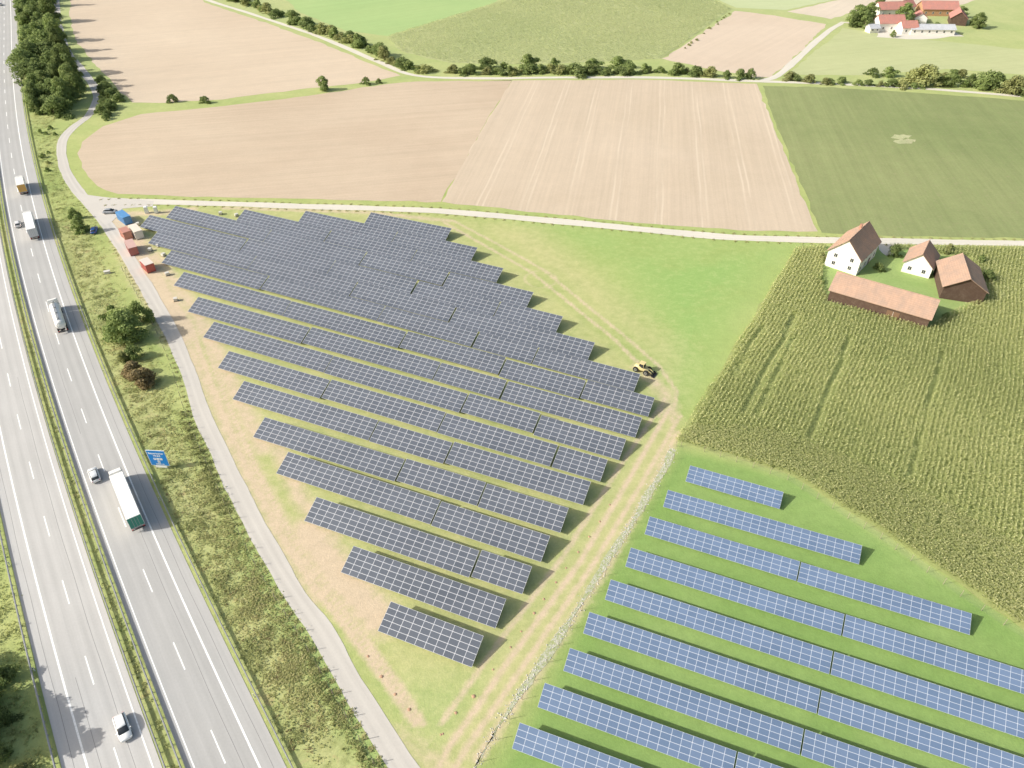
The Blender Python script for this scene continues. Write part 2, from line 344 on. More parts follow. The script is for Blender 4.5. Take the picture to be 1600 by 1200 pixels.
# ---------------------------------------------------------------- vegetation
def leafmat(name,cols,trans=.25,var=.4):
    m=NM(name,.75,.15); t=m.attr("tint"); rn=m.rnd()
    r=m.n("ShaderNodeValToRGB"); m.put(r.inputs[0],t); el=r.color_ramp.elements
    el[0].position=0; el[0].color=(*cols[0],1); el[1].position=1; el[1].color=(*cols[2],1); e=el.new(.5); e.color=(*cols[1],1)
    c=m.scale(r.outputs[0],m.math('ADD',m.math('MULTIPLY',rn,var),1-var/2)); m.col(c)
    tr=m.n("ShaderNodeBsdfTranslucent"); m.put(tr.inputs[0],c); mx_=m.n("ShaderNodeMixShader"); mx_.inputs[0].default_value=trans
    out=m.t.nodes["Material Output"]; m.t.links.new(m.b.outputs[0],mx_.inputs[1]); m.t.links.new(tr.outputs[0],mx_.inputs[2]); m.t.links.new(mx_.outputs[0],out.inputs[0]); return m.m
L_green=leafmat("foliage_green",[(.12,.17,.06),(.24,.31,.11),(.38,.44,.175)],.42)
L_dark=leafmat("foliage_dark",[(.09,.13,.05),(.19,.25,.09),(.30,.36,.14)],.42)
L_olive=leafmat("foliage_olive",[(.19,.21,.085),(.31,.335,.135),(.44,.45,.21)],.42)
L_red=leafmat("foliage_rust",[(.15,.115,.06),(.27,.21,.11),(.37,.31,.17)],.42)
L_weed=leafmat("weeds",[(.34,.36,.14),(.48,.49,.21),(.64,.59,.32)],.45)
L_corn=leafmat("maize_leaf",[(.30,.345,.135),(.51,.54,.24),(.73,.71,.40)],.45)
L_cornfar=leafmat("maize_leaf_far",[(.40,.45,.22),(.51,.56,.29),(.61,.62,.36)],.42)
bark=plain("bark",(.18,.14,.10),.9,.35,6)
def cloud(rng,cent,rad,n,leaf,sq=.85):
    wts=rad**2/np.sum(rad**2); k=rng.choice(len(rad),n,p=wts); d=rng.normal(size=(n,3)); d/=np.linalg.norm(d,axis=1)[:,None]
    d[:,2]=np.where(d[:,2]<-.3,-d[:,2],d[:,2])
    r=rad[k]*(.5+.65*rng.random(n)**.7); p=cent[k]+d*r[:,None]*np.array([1,1,sq])
    nn=d+rng.normal(0,.55,(n,3)); nn/=np.linalg.norm(nn,axis=1)[:,None]
    a=np.cross(nn,rng.normal(size=(n,3))); a/=np.linalg.norm(a,axis=1)[:,None]; b=np.cross(nn,a)
    sz=leaf*(.55+.8*rng.random(n)); a*=sz[:,None]; b*=(sz*.7)[:,None]
    V=np.stack([p-a,p-b*.9+a*.1,p+a,p+b],1)
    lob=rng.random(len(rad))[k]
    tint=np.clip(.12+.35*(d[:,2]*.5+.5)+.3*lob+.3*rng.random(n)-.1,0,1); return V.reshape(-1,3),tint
def crown(seed,h,r,n,leaf,mat,base=.25,nl=11,name="crown",full=False,long=1.0):
    rng=np.random.default_rng(seed); c=[];q=[]
    for i in range(nl):
        z=base+(1-base)*(i+.6)/nl
        rr=r*(math.sqrt(max(.05,1-z*z)) if full else math.sin(math.pi*min(.97,(z-base)/(1-base)*.82+.14)))
        a=rng.random()*6.28; o=rr*rng.uniform(.25,.9); c.append((o*math.cos(a)*long,o*math.sin(a),z*h*rng.uniform(.75,1)-.12*h)); q.append(r*rng.uniform(.24,.48))
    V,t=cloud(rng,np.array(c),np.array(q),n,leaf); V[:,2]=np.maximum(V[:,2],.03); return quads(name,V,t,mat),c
def trunkmesh(c,h,seed):
    mb=MB(); r=.03*h; mb.cone((0,0,-.1),(0,0,h*.3),r,r*.75); mb.cone((0,0,h*.3),(.1,.05,h*.72),r*.75,r*.3)
    for q in c[1:9:1]: mb.cone((0,0,h*random.uniform(.2,.45)),q,r*.4,r*.12,5)
    return mb.mesh("trunk",[bark])
PRO={}
def proto(key,seed,h,r,n,leaf,mat,base=.25,nl=11,full=False,long=1.0):
    me,c=crown(seed,h,r,n,leaf,mat,base,nl,full=full,long=long); PRO[key]=(me,trunkmesh(c,h,seed),h)
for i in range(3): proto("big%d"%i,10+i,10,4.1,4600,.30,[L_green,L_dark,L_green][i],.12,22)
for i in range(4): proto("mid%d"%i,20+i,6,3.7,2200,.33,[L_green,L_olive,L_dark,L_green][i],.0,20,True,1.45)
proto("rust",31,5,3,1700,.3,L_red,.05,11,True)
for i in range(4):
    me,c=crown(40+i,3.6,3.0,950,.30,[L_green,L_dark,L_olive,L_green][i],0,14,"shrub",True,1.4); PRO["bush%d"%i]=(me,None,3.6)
def plant(key,pos,h,label,cat="tree",group=None,name=None,wide=1.0,rot=None):
    me,tr,h0=PRO[key]; sc=h/h0; rot=random.random()*6.28 if rot is None else rot
    if tr is None:
        o=thing(name or "shrub",label,cat,(pos[0],pos[1],0),rot,me,group)
    else:
        o=thing(name or "broadleaf_tree",label,cat,(pos[0],pos[1],0),rot,None,group); part("trunk",tr,o); part("crown",me,o)
    o.scale=(sc*wide*random.uniform(.88,1.12),sc*wide*random.uniform(.88,1.12),sc); return o
def inpoly(poly,n,mind):
    poly=np.array(poly); lo,hi=poly.min(0),poly.max(0); out=[]; tries=0
    while len(out)<n and tries<6000:
        tries+=1; q=lo+(hi-lo)*np.random.rand(2)
        if pip(q[None],poly)[0] and all(np.linalg.norm(q-o)>mind for o in out): out.append(q)
    return out
np.random.seed(3)
def R(*a): return random.choice(a)
for q in inpoly(GL([(34,-10),(78,-10),(80,40),(90,90),(112,125),(112,160),(90,190),(60,195),(48,150),(36,90)]),78,3.6):
    plant(R("big0","big1","big2","mid2"),q,random.uniform(7,12),"dense green roadside tree in the wood beside the motorway",group="trees of the roadside wood",wide=1.05)
for u,v,h in [(112,118,18),(122,140,17),(106,165,15),(100,95,18),(90,66,18),(116,152,17),(84,35,18),(80,10,18),(94,82,17),(106,130,18)]: plant(R("big0","big1"),G(u,v),h,"tall spreading tree at the edge of the roadside wood",group="trees of the roadside wood",wide=.72)
for q in inpoly(GL([(156,128),(172,140),(192,160),(178,180),(150,196),(140,190),(160,165)]),20,2.6):
    plant(R("bush0","bush1","mid2"),q,random.uniform(2.2,5),"dark green bush at the bend of the farm track","bush","bushes at the track bend",name="shrub",wide=.9)
for q in inpoly(GL([(60,195),(92,195),(80,235),(76,300),(66,260)]),8,3):
    plant(R("bush0","bush3","bush2"),q,random.uniform(1.0,2.0),"low bush on the motorway verge","bush","bushes on the motorway verge",wide=.8)
plant("big0",G(203,528),10,"round green tree on the motorway verge",wide=1.25); plant("mid0",G(180,508),6,"smaller green tree crowding the round verge tree",wide=.8); plant("mid3",G(222,505),7,"smaller green tree crowding the round verge tree",wide=.65)
plant("rust",G(228,600),5.2,"rust brown spreading bush on the verge","bush",name="shrub"); plant("rust",G(207,588),4.2,"rust brown low bush on the verge","bush",name="shrub"); plant("mid2",G(212,560),4.0,"dark green bush beside the rust brown bush","bush",name="shrub",wide=.8)
plant("mid1",G(195,565),3.2,"olive bush on the verge","bush",name="shrub",wide=.8)
plant("mid0",G(128,362),6,"slender green tree on the verge near the junction",wide=.7); plant("mid3",G(118,342),4.0,"green bush on the verge near the junction","bush",name="shrub",wide=.7)
plant("big0",G(506,141),8,"lone round tree on the strip between two bare fields",wide=.9)
for u,v,h in [(270,160,3.6),(322,161,3),(573,132,3.4),(592,130,2.4),(315,158,2)]: plant(R("bush0","bush1"),G(u,v),h,"small bush on the strip between two bare fields","bush","bushes between the bare fields",wide=.85)
def hedge(L,step,h0,h1,lat,label,group,skip=.0,keys=("mid0","mid1","mid2","mid3","bush0","bush1","bush2")):
    LL=GL(L); prev=None
    for q in linpts(LL,step):
        rt=0 if prev is None else math.atan2(*(q-prev)[::-1]); prev=q.copy()
        if random.random()<skip: continue
        k=R(*keys); h=random.uniform(h0,h1)*random.uniform(.65,1); q=q+np.random.normal(0,lat,2)
        plant(k,q,h if k[0]!='b' else h*.75,label,"tree" if k[0]!='b' else "bush",group,wide=random.uniform(.95,1.5),rot=rt+random.gauss(0,.3)+random.choice((0,math.pi)))
hedge([(340,-12),(385,6),(430,26)],5.5,4.5,8.5,1.8,"hedgerow tree along the field path","hedgerow along the field path",.1)
hedge([(440,22),(475,42),(520,56),(560,72),(600,94)],5,5,9,1.8,"hedgerow tree along the field path","hedgerow along the field path",.08)
hedge([(612,100),(640,110),(665,113)],4.5,3.5,7,1,"hedgerow tree along the field path","hedgerow along the field path")
hedge([(700,114),(760,116),(820,114),(900,115),(975,114)],4.0,3.5,7.5,1.6,"leafy tree in the hedgerow between bare field and maize","hedgerow between bare field and maize")
hedge([(760,108),(830,106),(900,106),(960,108)],8,5,8,1.4,"leafy tree in the hedgerow between bare field and maize","hedgerow between bare field and maize",.2,("big0","mid0","mid2"))
hedge([(1005,112),(1060,115),(1112,119)],4.0,3.5,6.5,1.2,"bushy tree in the hedgerow below the fallow field","hedgerow below the fallow field")
hedge([(1035,98),(1070,75),(1110,45),(1140,22)],6,1.0,1.8,.6,"low bush on the edge of the maize field","hedgerow below the fallow field",.3,("bush2",))
for u,v,h in [(1135,122,4),(1156,123,5),(1172,123,5)]: plant("mid2",G(u,v),h,"rounded dark bush beside the field path","bush","bushes beside the field path",name="shrub",wide=.8)
hedge([(1232,126),(1300,130),(1370,134),(1440,136)],4.4,3.2,6.2,1.2,"leafy tree in the hedge beside the green crop","hedge beside the green crop")
hedge([(1445,132),(1500,138),(1560,144),(1620,150)],4.2,6,11,2.2,"tall leafy tree in the hedge beside the green crop","hedge beside the green crop",0,("big0","big2","mid1","mid2","mid3"))
hedge([(1370,122),(1440,124),(1500,122),(1560,126)],7,4,6,1.8,"leafy tree in the hedge beside the green crop","hedge beside the green crop",.1)
for u,v,h in [(1340,38,13),(1356,32,12),(1350,44,10),(1412,36,12),(1405,42,9),(1527,44,9),(1520,40,7),(1332,42,8),(1372,16,9),(1480,20,7),(1430,44,5),(1462,46,5),(1500,28,8),(1395,58,4)]: plant(R("big0","big1","big2"),G(u,v),h,"full green tree beside the red-roofed farmstead",group="trees around the upper farmstead",wide=1.1)
for u,v,h,k in [(12,1062,3.5,"mid0"),(-12,1100,5,"mid0"),(8,1128,2.8,"mid2"),(-30,1165,7,"big0"),(5,1185,3,"mid0"),(30,1215,3,"mid1"),(-60,1190,13,"big1"),(-85,1165,13,"big0"),(-40,1050,5,"mid2"),(-60,1130,10,"big2")]:
    plant(k,G(u,v),h,"leafy tree on the embankment beside the inbound carriageway",group="trees on the inbound embankment",wide=.9)
def tufts(name,pts,hs,mat,per,leaf,label,spread=.5):
    rng=np.random.default_rng(5); n=len(pts); c=np.repeat(pts,per,0); hh=np.repeat(hs,per); N=len(c)
    p=np.column_stack([c+rng.normal(0,spread,(N,2))*np.minimum(1,hh)[:,None],hh*rng.random(N)*.8+.05])
    nn=rng.normal(0,.5,size=(N,3)); nn[:,2]=abs(nn[:,2])+1.0; nn[:,0]-=.4; nn/=np.linalg.norm(nn,axis=1)[:,None]
    a=np.cross(nn,rng.normal(size=(N,3))); a/=np.linalg.norm(a,axis=1)[:,None]; b=np.cross(nn,a); sz=leaf*(.5+rng.random(N))
    V=np.stack([p-a*sz[:,None],p-b*(sz*.6)[:,None],p+a*sz[:,None],p+b*(sz*.6)[:,None]],1); V[:,:,2]=np.maximum(V[:,:,2],.02)
    t=np.clip(p[:,2]/(hh+.01)*.5+.5*np.repeat(rng.random(n),per),0,1)
    o=structure(name,quads(name,V,t,mat)); o["kind"]="stuff"; o["label"]=label; o["category"]="weeds"; return o
def stripscatter(P,a,b,n,ymax=400,bias=1,sg=1.5):
    T,Nn=frame(P); w_=np.where(P[:,1]<ymax,1/np.maximum(60,P[:,1]),0); k=np.random.choice(len(P),n,p=w_/w_.sum()); o=a+(b-a)*np.random.rand(n)**bias
    return P[k]+Nn[k]*o[:,None]+np.random.normal(0,sg,(n,2))
HWn=HW[HW[:,1]>40]
pv=stripscatter(HWn,8.5,17,7000,330); dT=dline(pv,TR[::3]); dH=dline(pv,HW[::2])
okk=(dT>2.9)&(dH>8.2); pv=pv[okk]
patch=np.sin(pv[:,0]*.35+1)*np.sin(pv[:,1]*.23)+np.random.normal(0,.5,len(pv))
tufts("verge_weeds",pv[patch>.1],np.random.uniform(.1,.35,(patch>.1).sum()),L_weed,12,.13,"rough long grass on the motorway verge",2.2)
sel=(patch<-.8); tufts("verge_scrub",pv[sel],np.random.uniform(.25,.7,sel.sum()),L_olive,16,.13,"olive scrub patches on the motorway verge",1.0)
sel=(patch>-.62)&(patch<-.5); tufts("verge_dock",pv[sel],np.random.uniform(.2,.5,sel.sum()),L_red,12,.12,"rusty withered dock plants on the verge",.9)
lp=TR[(TR[:,1]<125)]; T2,N2=frame(lp); k=np.random.randint(0,len(lp),800); kk=(np.sin(k*.19)+np.random.normal(0,.5,800))>-.2; k=k[kk]; pl=lp[k]-N2[k]*np.random.uniform(3.4,4.2,len(k))[:,None]+np.random.normal(0,.5,(len(k),2))
tufts("verge_hedge",pl,np.random.uniform(.2,.75,len(pl)),L_olive,10,.15,"narrow green thicket between track and motorway",.7)
pm=stripscatter(HWn,-5.5,-6.7,1500,300); dd_=dline(pm,(HW-N_*6.1)[::2]); pm=pm[dd_<.45]
tufts("median_weeds",pm,np.random.uniform(.12,.4,len(pm)),L_olive,8,.12,"dull weeds growing in the central reservation",.4)
pe=stripscatter(HWn,-20.5,-30,1100,140); pe=pe[dline(pe,HW[::2])>20.2]
tufts("embankment_weeds",pe,np.random.uniform(.3,1.0,len(pe)),L_olive,12,.16,"rough scrub on the embankment",.8)
pf=np.vstack([stripscatter(Pq[Pq[:,1]>40],a,a*1.2,900,330,1,.25) for Pq,a in ((TR,-2.1),(SR,2.2),(SR,-2.2))]); pf=pf[(dline(pf,TR[::2])>2.0)&(dline(pf,SR[::2])>2.1)]
tufts("track_fringe",pf,np.random.uniform(.06,.16,len(pf)),L_weed,8,.11,"grass tufts along the farm tracks",1.6)

# maize
def maize(name,poly,ang,rowsp,plsp,h,per,leaf,label,excl=[],mat=L_corn,bare=.45,lift=0,jit=.08):
    rng=np.random.default_rng(11); cs,sn=math.cos(ang),math.sin(ang); R2=np.array([[cs,sn],[-sn,cs]])
    q=poly@R2.T; lo,hi=q.min(0),q.max(0); rows=np.arange(lo[1],hi[1],rowsp)
    U,Vv=np.meshgrid(np.arange(lo[0],hi[0],plsp),rows); Q=np.column_stack([U.ravel(),Vv.ravel()])+rng.normal(0,jit*rowsp,(U.size,2))
    Q[:,1]+=.35*np.sin(Q[:,0]*.06)+.2*np.sin(Q[:,0]*.17+1)
    pts=Q@R2; keep=pip(pts,poly)
    for e in excl: keep&=~pip(pts,e)
    pts=pts[keep]; keep=rng.random(len(pts))>.04+.08*(np.sin(pts[:,0]*.21+np.sin(pts[:,1]*.15)*2)>.8); pts=pts[keep]; n=len(pts)
    ph=h*(.85+.2*rng.random(n)); pt=lift+rng.random(n)*.35+.35*(np.sin(pts[:,0]*.09+np.sin(pts[:,1]*.05)*2)+1)*.5
    c=np.repeat(pts,per,0); hh=np.repeat(ph,per); N=len(c); a=rng.random(N)*6.283; lv=np.tile((np.arange(per)+.5)/per,n)
    z0=hh*(bare+(.97-bare)*lv); d=np.column_stack([np.cos(a),np.sin(a)]); pr=np.column_stack([-d[:,1],d[:,0]]); ln=leaf*(1.15-.5*lv)*(.8+.4*rng.random(N)); wd=.2*leaf
    A=np.column_stack([c,z0]); B=np.column_stack([c+d*(ln*.5)[:,None]+pr*wd,z0+.1*leaf]); D=np.column_stack([c+d*(ln*.5)[:,None]-pr*wd,z0+.1*leaf]); E=np.column_stack([c+d*ln[:,None],z0-.1*leaf*rng.random(N)])
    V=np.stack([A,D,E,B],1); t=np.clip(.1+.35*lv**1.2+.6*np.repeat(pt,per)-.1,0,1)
    ta=rng.random(n)*3.14; tw=np.column_stack([np.cos(ta),np.sin(ta),np.zeros(n)])*.1*leaf*1.2; b=np.column_stack([pts,ph*.95]); tp=b+np.array([0,0,.2]); tp[:,:2]+=rng.normal(0,.14,(n,2))
    V2=np.stack([b-tw*.4,b+tw*.4,tp+tw,tp-tw],1); V=np.concatenate([V,V2]); t=np.concatenate([t,np.clip(.75+.25*rng.random(n),0,1)])
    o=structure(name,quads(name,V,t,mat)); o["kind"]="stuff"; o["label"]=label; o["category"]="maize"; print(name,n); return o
cb=GL([(1243,390),(1282,386),(1400,386),(1620,390),(1720,395),(1760,1085),(1620,1000),(1500,912),(1370,825),(1235,742),(1150,715),(1056,690),(1120,590),(1180,490)])
yard=GL([(1290,386),(1300,384),(1380,383),(1405,392),(1440,384),(1466,398),(1512,402),(1534,452),(1528,472),(1498,484),(1470,500),(1450,516),(1370,494),(1290,474),(1282,440)])
a1=G(1120,590);b1=G(1243,390); angA=math.atan2(*(b1-a1)[::-1]); a2=G(1240,745); b2=G(1620,1000); angB=math.atan2(*(b2-a2)[::-1])
split=GL([(1056,690),(1080,665),(1200,672),(1330,720),(1480,792),(1620,875),(1760,950),(1760,1085),(1620,1000),(1500,912),(1370,825),(1235,742),(1150,715)])
gA=np.array([math.cos(angA),math.sin(angA)])
def gapl(u,v,L,w_=.8):
    a=G(u,v); n=np.array([-gA[1],gA[0]])*w_; b=a+gA*L; return np.array([a-n,b-n,b+n,a+n])
gaps=[gapl(1158,650,48,.5),gapl(1176,652,34,.4),gapl(1260,690,44,.45),gapl(1420,750,50,.4),gapl(1140,595,26,.45)]
sheet("maize_soil",cb,.02,field("maize_soil",(.30,.35,.14),(.37,.40,.17),ang=angA,period=1.4,amt=.2,grain=.25),.3,4)
maize("maize_crop",cb,angA,.92,.33,1.5,6,.62,"ripening green-yellow maize standing in rows",[yard,split]+gaps,jit=.11)
maize("maize_headland",split,angB,.85,.33,1.2,6,.62,"ripening maize headland rows beside the solar park fence",bare=.5,lift=.15,jit=.11)
maize("maize_far",cornfar,.95,2.0,1.4,1.2,4,1.1,"distant maize field behind the hedgerow",mat=L_cornfar)
sheet("farmyard_grass",yard,.03,field("yard",(.25,.36,.12),(.33,.41,.16),grain=.25,big=.06),.5,3)
sheet("farmyard_gravel",GL([(1372,378),(1400,378),(1398,398),(1385,402),(1372,390)]),.036,tm2,.3,2)

# ---------------------------------------------------------------- solar tables
def pvmat(name,c1,c2,line,lw,lh,rough,cellc):
    m=NM(name,rough,.5); uv=m.uv(); s_=m.sep(uv)
    def edge(v,wd):
        f=m.math('FRACT',v); a=m.math('MINIMUM',f,m.math('SUBTRACT',1.0,f)); return m.math('LESS_THAN',a,wd)
    fr=m.math('MAXIMUM',edge(s_[0],lw),edge(s_[1],lh))
    w_=m.n("ShaderNodeTexWhiteNoise"); w_.noise_dimensions='2D'; fl=m.n("ShaderNodeVectorMath"); fl.operation='FLOOR'; m.put(fl.inputs[0],uv); m.put(w_.inputs[0],fl.outputs[0])
    c=m.mix(w_.outputs[0],c1,c2); cg=m.math('MAXIMUM',edge(m.math('MULTIPLY',s_[0],10.0),.05),edge(m.math('MULTIPLY',s_[1],6.0),.05))
    big=m.noise(m.pos(),.03,2); c=m.scale(c,m.math('ADD',.8,m.math('MULTIPLY',big,.4)))
    c=m.mix(m.math('MULTIPLY',cg,.5),c,cellc); c=m.mix(fr,c,line); m.col(c)
    m.put(m.b.inputs["Roughness"],m.math('ADD',rough,m.math('MULTIPLY',fr,.25))); return m.m
pvN=pvmat("module_dark",(.082,.096,.122),(.104,.119,.148),(.49,.505,.545),.025,.042,.3,(.13,.145,.172))
pvO=pvmat("module_blue",(.098,.150,.245),(.125,.182,.29),(.52,.56,.64),.018,.032,.3,(.17,.22,.315))
steel=plain("galvanised_steel",(.42,.43,.44),.45,.1,3,.6)
def table(A,B,slant,tilt,z0,mw,nv,mat,label,group):
    d=B-A; L=np.linalg.norm(d); ang=math.atan2(d[1],d[0]); nc=max(1,round(L/mw)); c=(A+B)/2
    e=thing("solar_panel_table",label,"solar panels",(c[0],c[1],0),ang,None,group)
    tilt=tilt+random.uniform(-.008,.008)
    ct,st=math.cos(tilt),math.sin(tilt); x=L/2; th=.05
    def pt(xx,s,o): return (xx,s*ct-o*st,z0+s*st+o*ct)
    V=[pt(-x,0,0),pt(x,0,0),pt(x,slant,0),pt(-x,slant,0),pt(-x,0,-th),pt(x,0,-th),pt(x,slant,-th),pt(-x,slant,-th)]
    Fc=[(0,1,2,3),(7,6,5,4),(0,4,5,1),(1,5,6,2),(2,6,7,3),(3,7,4,0)]
    me=pymesh("panel_surface",V,Fc,[mat,steel],[0,1,1,1,1,1]); uv=me.uv_layers.new(name="UVMap")
    for i,q in enumerate([(0,0),(nc,0),(nc,nv),(0,nv)]): uv.data[i].uv=q
    part("panel_surface",me,e)
    mb=MB(); n=max(2,int(L/4)+1)
    for i in range(n):
        xx=-x+.8+(L-1.6)*i/(n-1)
        for s,r in ((slant*.22,.07),(slant*.78,.07)):
            q=pt(xx,s,-th-.14); mb.cone((xx,q[1],-.2),q,r,r,4)
        a=pt(xx,.15,-th-.09); b=pt(xx,slant-.15,-th-.09); mb.cone(a,b,.05,.05,4)
    for s in (slant*.2,slant*.5,slant*.8):
        mb.cone(pt(-x+.1,s,-th-.035),pt(x-.1,s,-th-.035),.032,.032,4)
    part("support_frame",mb.mesh("support_frame",[steel]),e)
new=[((590,985),(737,1042),[]),((531,895),(773,983),[]),((475,813),(815,930),[734]),((430,740),(845,878),[672]),((395,682),(875,833),[617,745]),
 ((362,624),(910,791),[575,693]),((340,574),(937,753),[500,682,860]),((316,527),(967,718),[505,718,832]),((293,486),(992,684),[470,675,780]),((270,446),(1012,652),[440,622,778,905]),
 ((252,410),(990,612),[405,588,736,830]),((230,380),(918,562),[385,545,700]),((218,354),(868,520),[372,510,640,770]),((258,340),(822,480),[410,560,690]),((368,345),(775,442),[505,640]),((464,348),(735,408),[610]),((568,350),(695,376),[])]
tN=math.radians(21); n_tab=0
for r,(a,b,br) in enumerate(new):
    us=[a[0]]+br+[b[0]]; sl_=(b[1]-a[1])/(b[0]-a[0]); S5=5.1 if r<11 else 5.45
    for i in range(len(us)-1):
        z=.85+(.14*((i*7+r*3)%3-1)); P0=G(us[i],a[1]+sl_*(us[i]-a[0]),.85); P1=G(us[i+1],a[1]+sl_*(us[i+1]-a[0]),.85); d=(P1-P0)/np.linalg.norm(P1-P0)
        if i>0: P0=P0+d*.2
        if i<len(us)-2: P1=P1-d*.2
        nrm=np.array([-d[1],d[0]])*(.25*((i+r)%2)); table(P0+nrm,P1+nrm,S5,tN,z,1.7,5,pvN,"dark tilted photovoltaic table with pale module frames on dry grass","dark solar tables of the new park"); n_tab+=1
old=[((1071,752),1218,.294),((1036,792),1342,.294),((1007,835),1515,.309),((977,885),1720,.321),((945,937),1720,.333),((911,990),1720,.345),((880,1048),1700,.357),((840,1105),1500,.368),((800,1170),1300,.38)]
for r,(a,ue,sl_) in enumerate(old):
    P0=G(*a,.6); P1=G(ue,a[1]+sl_*(ue-a[0]),.6); L=np.linalg.norm(P1-P0); d=(P1-P0)/L; n=max(1,round(L/34)) if r!=2 else 2
    for i in range(n):
        A=P0+d*(L*i/n+(.12 if i else 0)); B=P0+d*(L*(i+1)/n-(.12 if i<n-1 else 0))
        table(A,B,3.6,math.radians(25),.6+.05*((i+r)%3),1.5,4,pvO,"blue tilted photovoltaic table with silver frames on green grass","blue solar tables of the older park"); n_tab+=1

# ---------------------------------------------------------------- fences and rails
railm=plain("guard_rail_zinc",(.34,.34,.34),.5,.2,.6,.2)
def rail(P,off,label,ymax=560):
    Q=P[(P[:,1]<ymax)&(P[:,1]>25)]; T,Nn=frame(Q); L=Q+Nn*off
    e=thing("guard_rail",label,"guard rail",(L[0][0],L[0][1],0),0,None,"guard rails along the motorway"); L=L-L[0]; V=[];Fc=[]
    prof=[(.0,.42),(.07,.5),(0,.58),(.07,.66),(0,.78),(-.14,.78),(-.14,.42)]; n=len(L)
    for px,pz in prof: V+= [(*(L[i]+Nn[i]*px),pz) for i in range(n)]
    k=len(prof)
    for j in range(k):
        for i in range(n-1): Fc.append((j*n+i,((j+1)%k)*n+i,((j+1)%k)*n+i+1,j*n+i+1))
    part("rail",pymesh("rail",V,Fc,railm),e)
    mb=MB(); s=arclen(L)
    for q in np.arange(0,s[-1],2.5): mb.box((np.interp(q,s,L[:,0]),np.interp(q,s,L[:,1]),.33),(.1,.1,.7))
    o=part("posts",mb.mesh("posts",[railm]),e); o["kind"]="stuff"
rail(HW,7.5,"galvanised steel guard rail along the verge"); rail(HW,-5.2,"galvanised steel guard rail on the central reservation"); rail(HW,-7.0,"galvanised steel guard rail on the central reservation"); rail(HW,-19.5,"galvanised steel guard rail along the embankment")
wood=plain("weathered_wood",(.34,.29,.22),.9,.3,4)
wm=NM("wire_mesh",.5,.3); tr=wm.n("ShaderNodeBsdfTransparent"); mxs=wm.n("ShaderNodeMixShader"); mxs.inputs[0].default_value=.05; wm.col((.4,.4,.38)); wm.t.links.new(tr.outputs[0],mxs.inputs[1]); wm.t.links.new(wm.b.outputs[0],mxs.inputs[2]); wm.t.links.new(mxs.outputs[0],wm.t.nodes["Material Output"].inputs[0])
def fence(L,step,h,label,r=.06):
    Q=linpts(L,step); o0=Q[0]; Q=Q-o0; e=thing("wire_fence",label,"fence",(o0[0],o0[1],0)); mb=MB()
    for q in Q: mb.cone((q[0],q[1],-.1),(q[0],q[1],h),r,r,5)
    o=part("posts",mb.mesh("posts",[wood]),e)
    if len(Q)>100: o["kind"]="stuff"
    n=len(Q); V=[(*q,.1) for q in Q]+[(*q,h-.05) for q in Q]; part("wire_mesh",pymesh("wire_mesh",V,[(i,i+1,n+i+1,n+i) for i in range(n-1)],wm.m),e)
fence(GL([(1056,698),(1100,706),(1150,722),(1230,750),(1300,795),(1375,842),(1500,932),(1640,1025)]),3.0,1.8,"wire mesh fence between maize and solar park",.045)
fence(GL([(1056,698),(1020,762),(985,818),(935,900),(880,983),(825,1063),(740,1190),(700,1250)])+np.array([1.1,0]),3.5,1.6,"wire mesh fence along the pale gravel strip",.04)
Tt,Nt=frame(TR); sel=(TR[:,1]<190); fence((TR-Nt*3.2)[sel][::2],4.0,1.8,"tall game fence between farm track and motorway verge",.06)
dp=MB(); dp.box((0,0,.5),(.12,.12,1.0),0,0,.9); dp.box((0,0,.86),(.125,.125,.16),1); dpm=dp.mesh("delineator_post",[plain("post_white",(.8,.8,.78),.5,.05),plain("post_black",(.05,.05,.05),.5,.05)])
sH=arclen(HW)
for off in (7.1,-19.2):
    for q in np.arange(25,430,25.0):
        a,t=at_s(HW,sH,q,off); thing("delineator_post","white plastic roadside post with black band","roadside post",(a[0],a[1],0),math.atan2(t[1],t[0]),dpm,"roadside posts along the motorway")

mnd=plain("fresh_soil",(.42,.27,.18),.95,.3,5); rng=random.Random(3)
ring=[]
for lev,(rr,zz) in enumerate([(.36,0),(.26,.1),(.1,.16)]):
    for i in range(9): a=i*2*math.pi/9; ring.append((rr*math.cos(a)*rng.uniform(.8,1.2),rr*math.sin(a)*rng.uniform(.8,1.2),zz))
Fc=[(l*9+i,l*9+(i+1)%9,(l+1)*9+(i+1)%9,(l+1)*9+i) for l in range(2) for i in range(9)]+[tuple(range(18,27))]
mme=pymesh("soil_mound",ring,Fc,mnd)
for L in ([(575,1025),(600,1060),(640,1110),(690,1150)],[(690,1150),(740,1085),(800,1010),(850,935),(905,862),(950,790)]):
    for q in linpts(GL(L),3.4):
        q=q+np.random.normal(0,.25,2); o=thing("soil_mound","small brown heap of soil beside a post hole","soil heap",(q[0],q[1],.0),random.random()*6,mme,"soil heaps beside post holes"); s_=random.uniform(.5,1.0); o.scale=(s_,s_,s_)

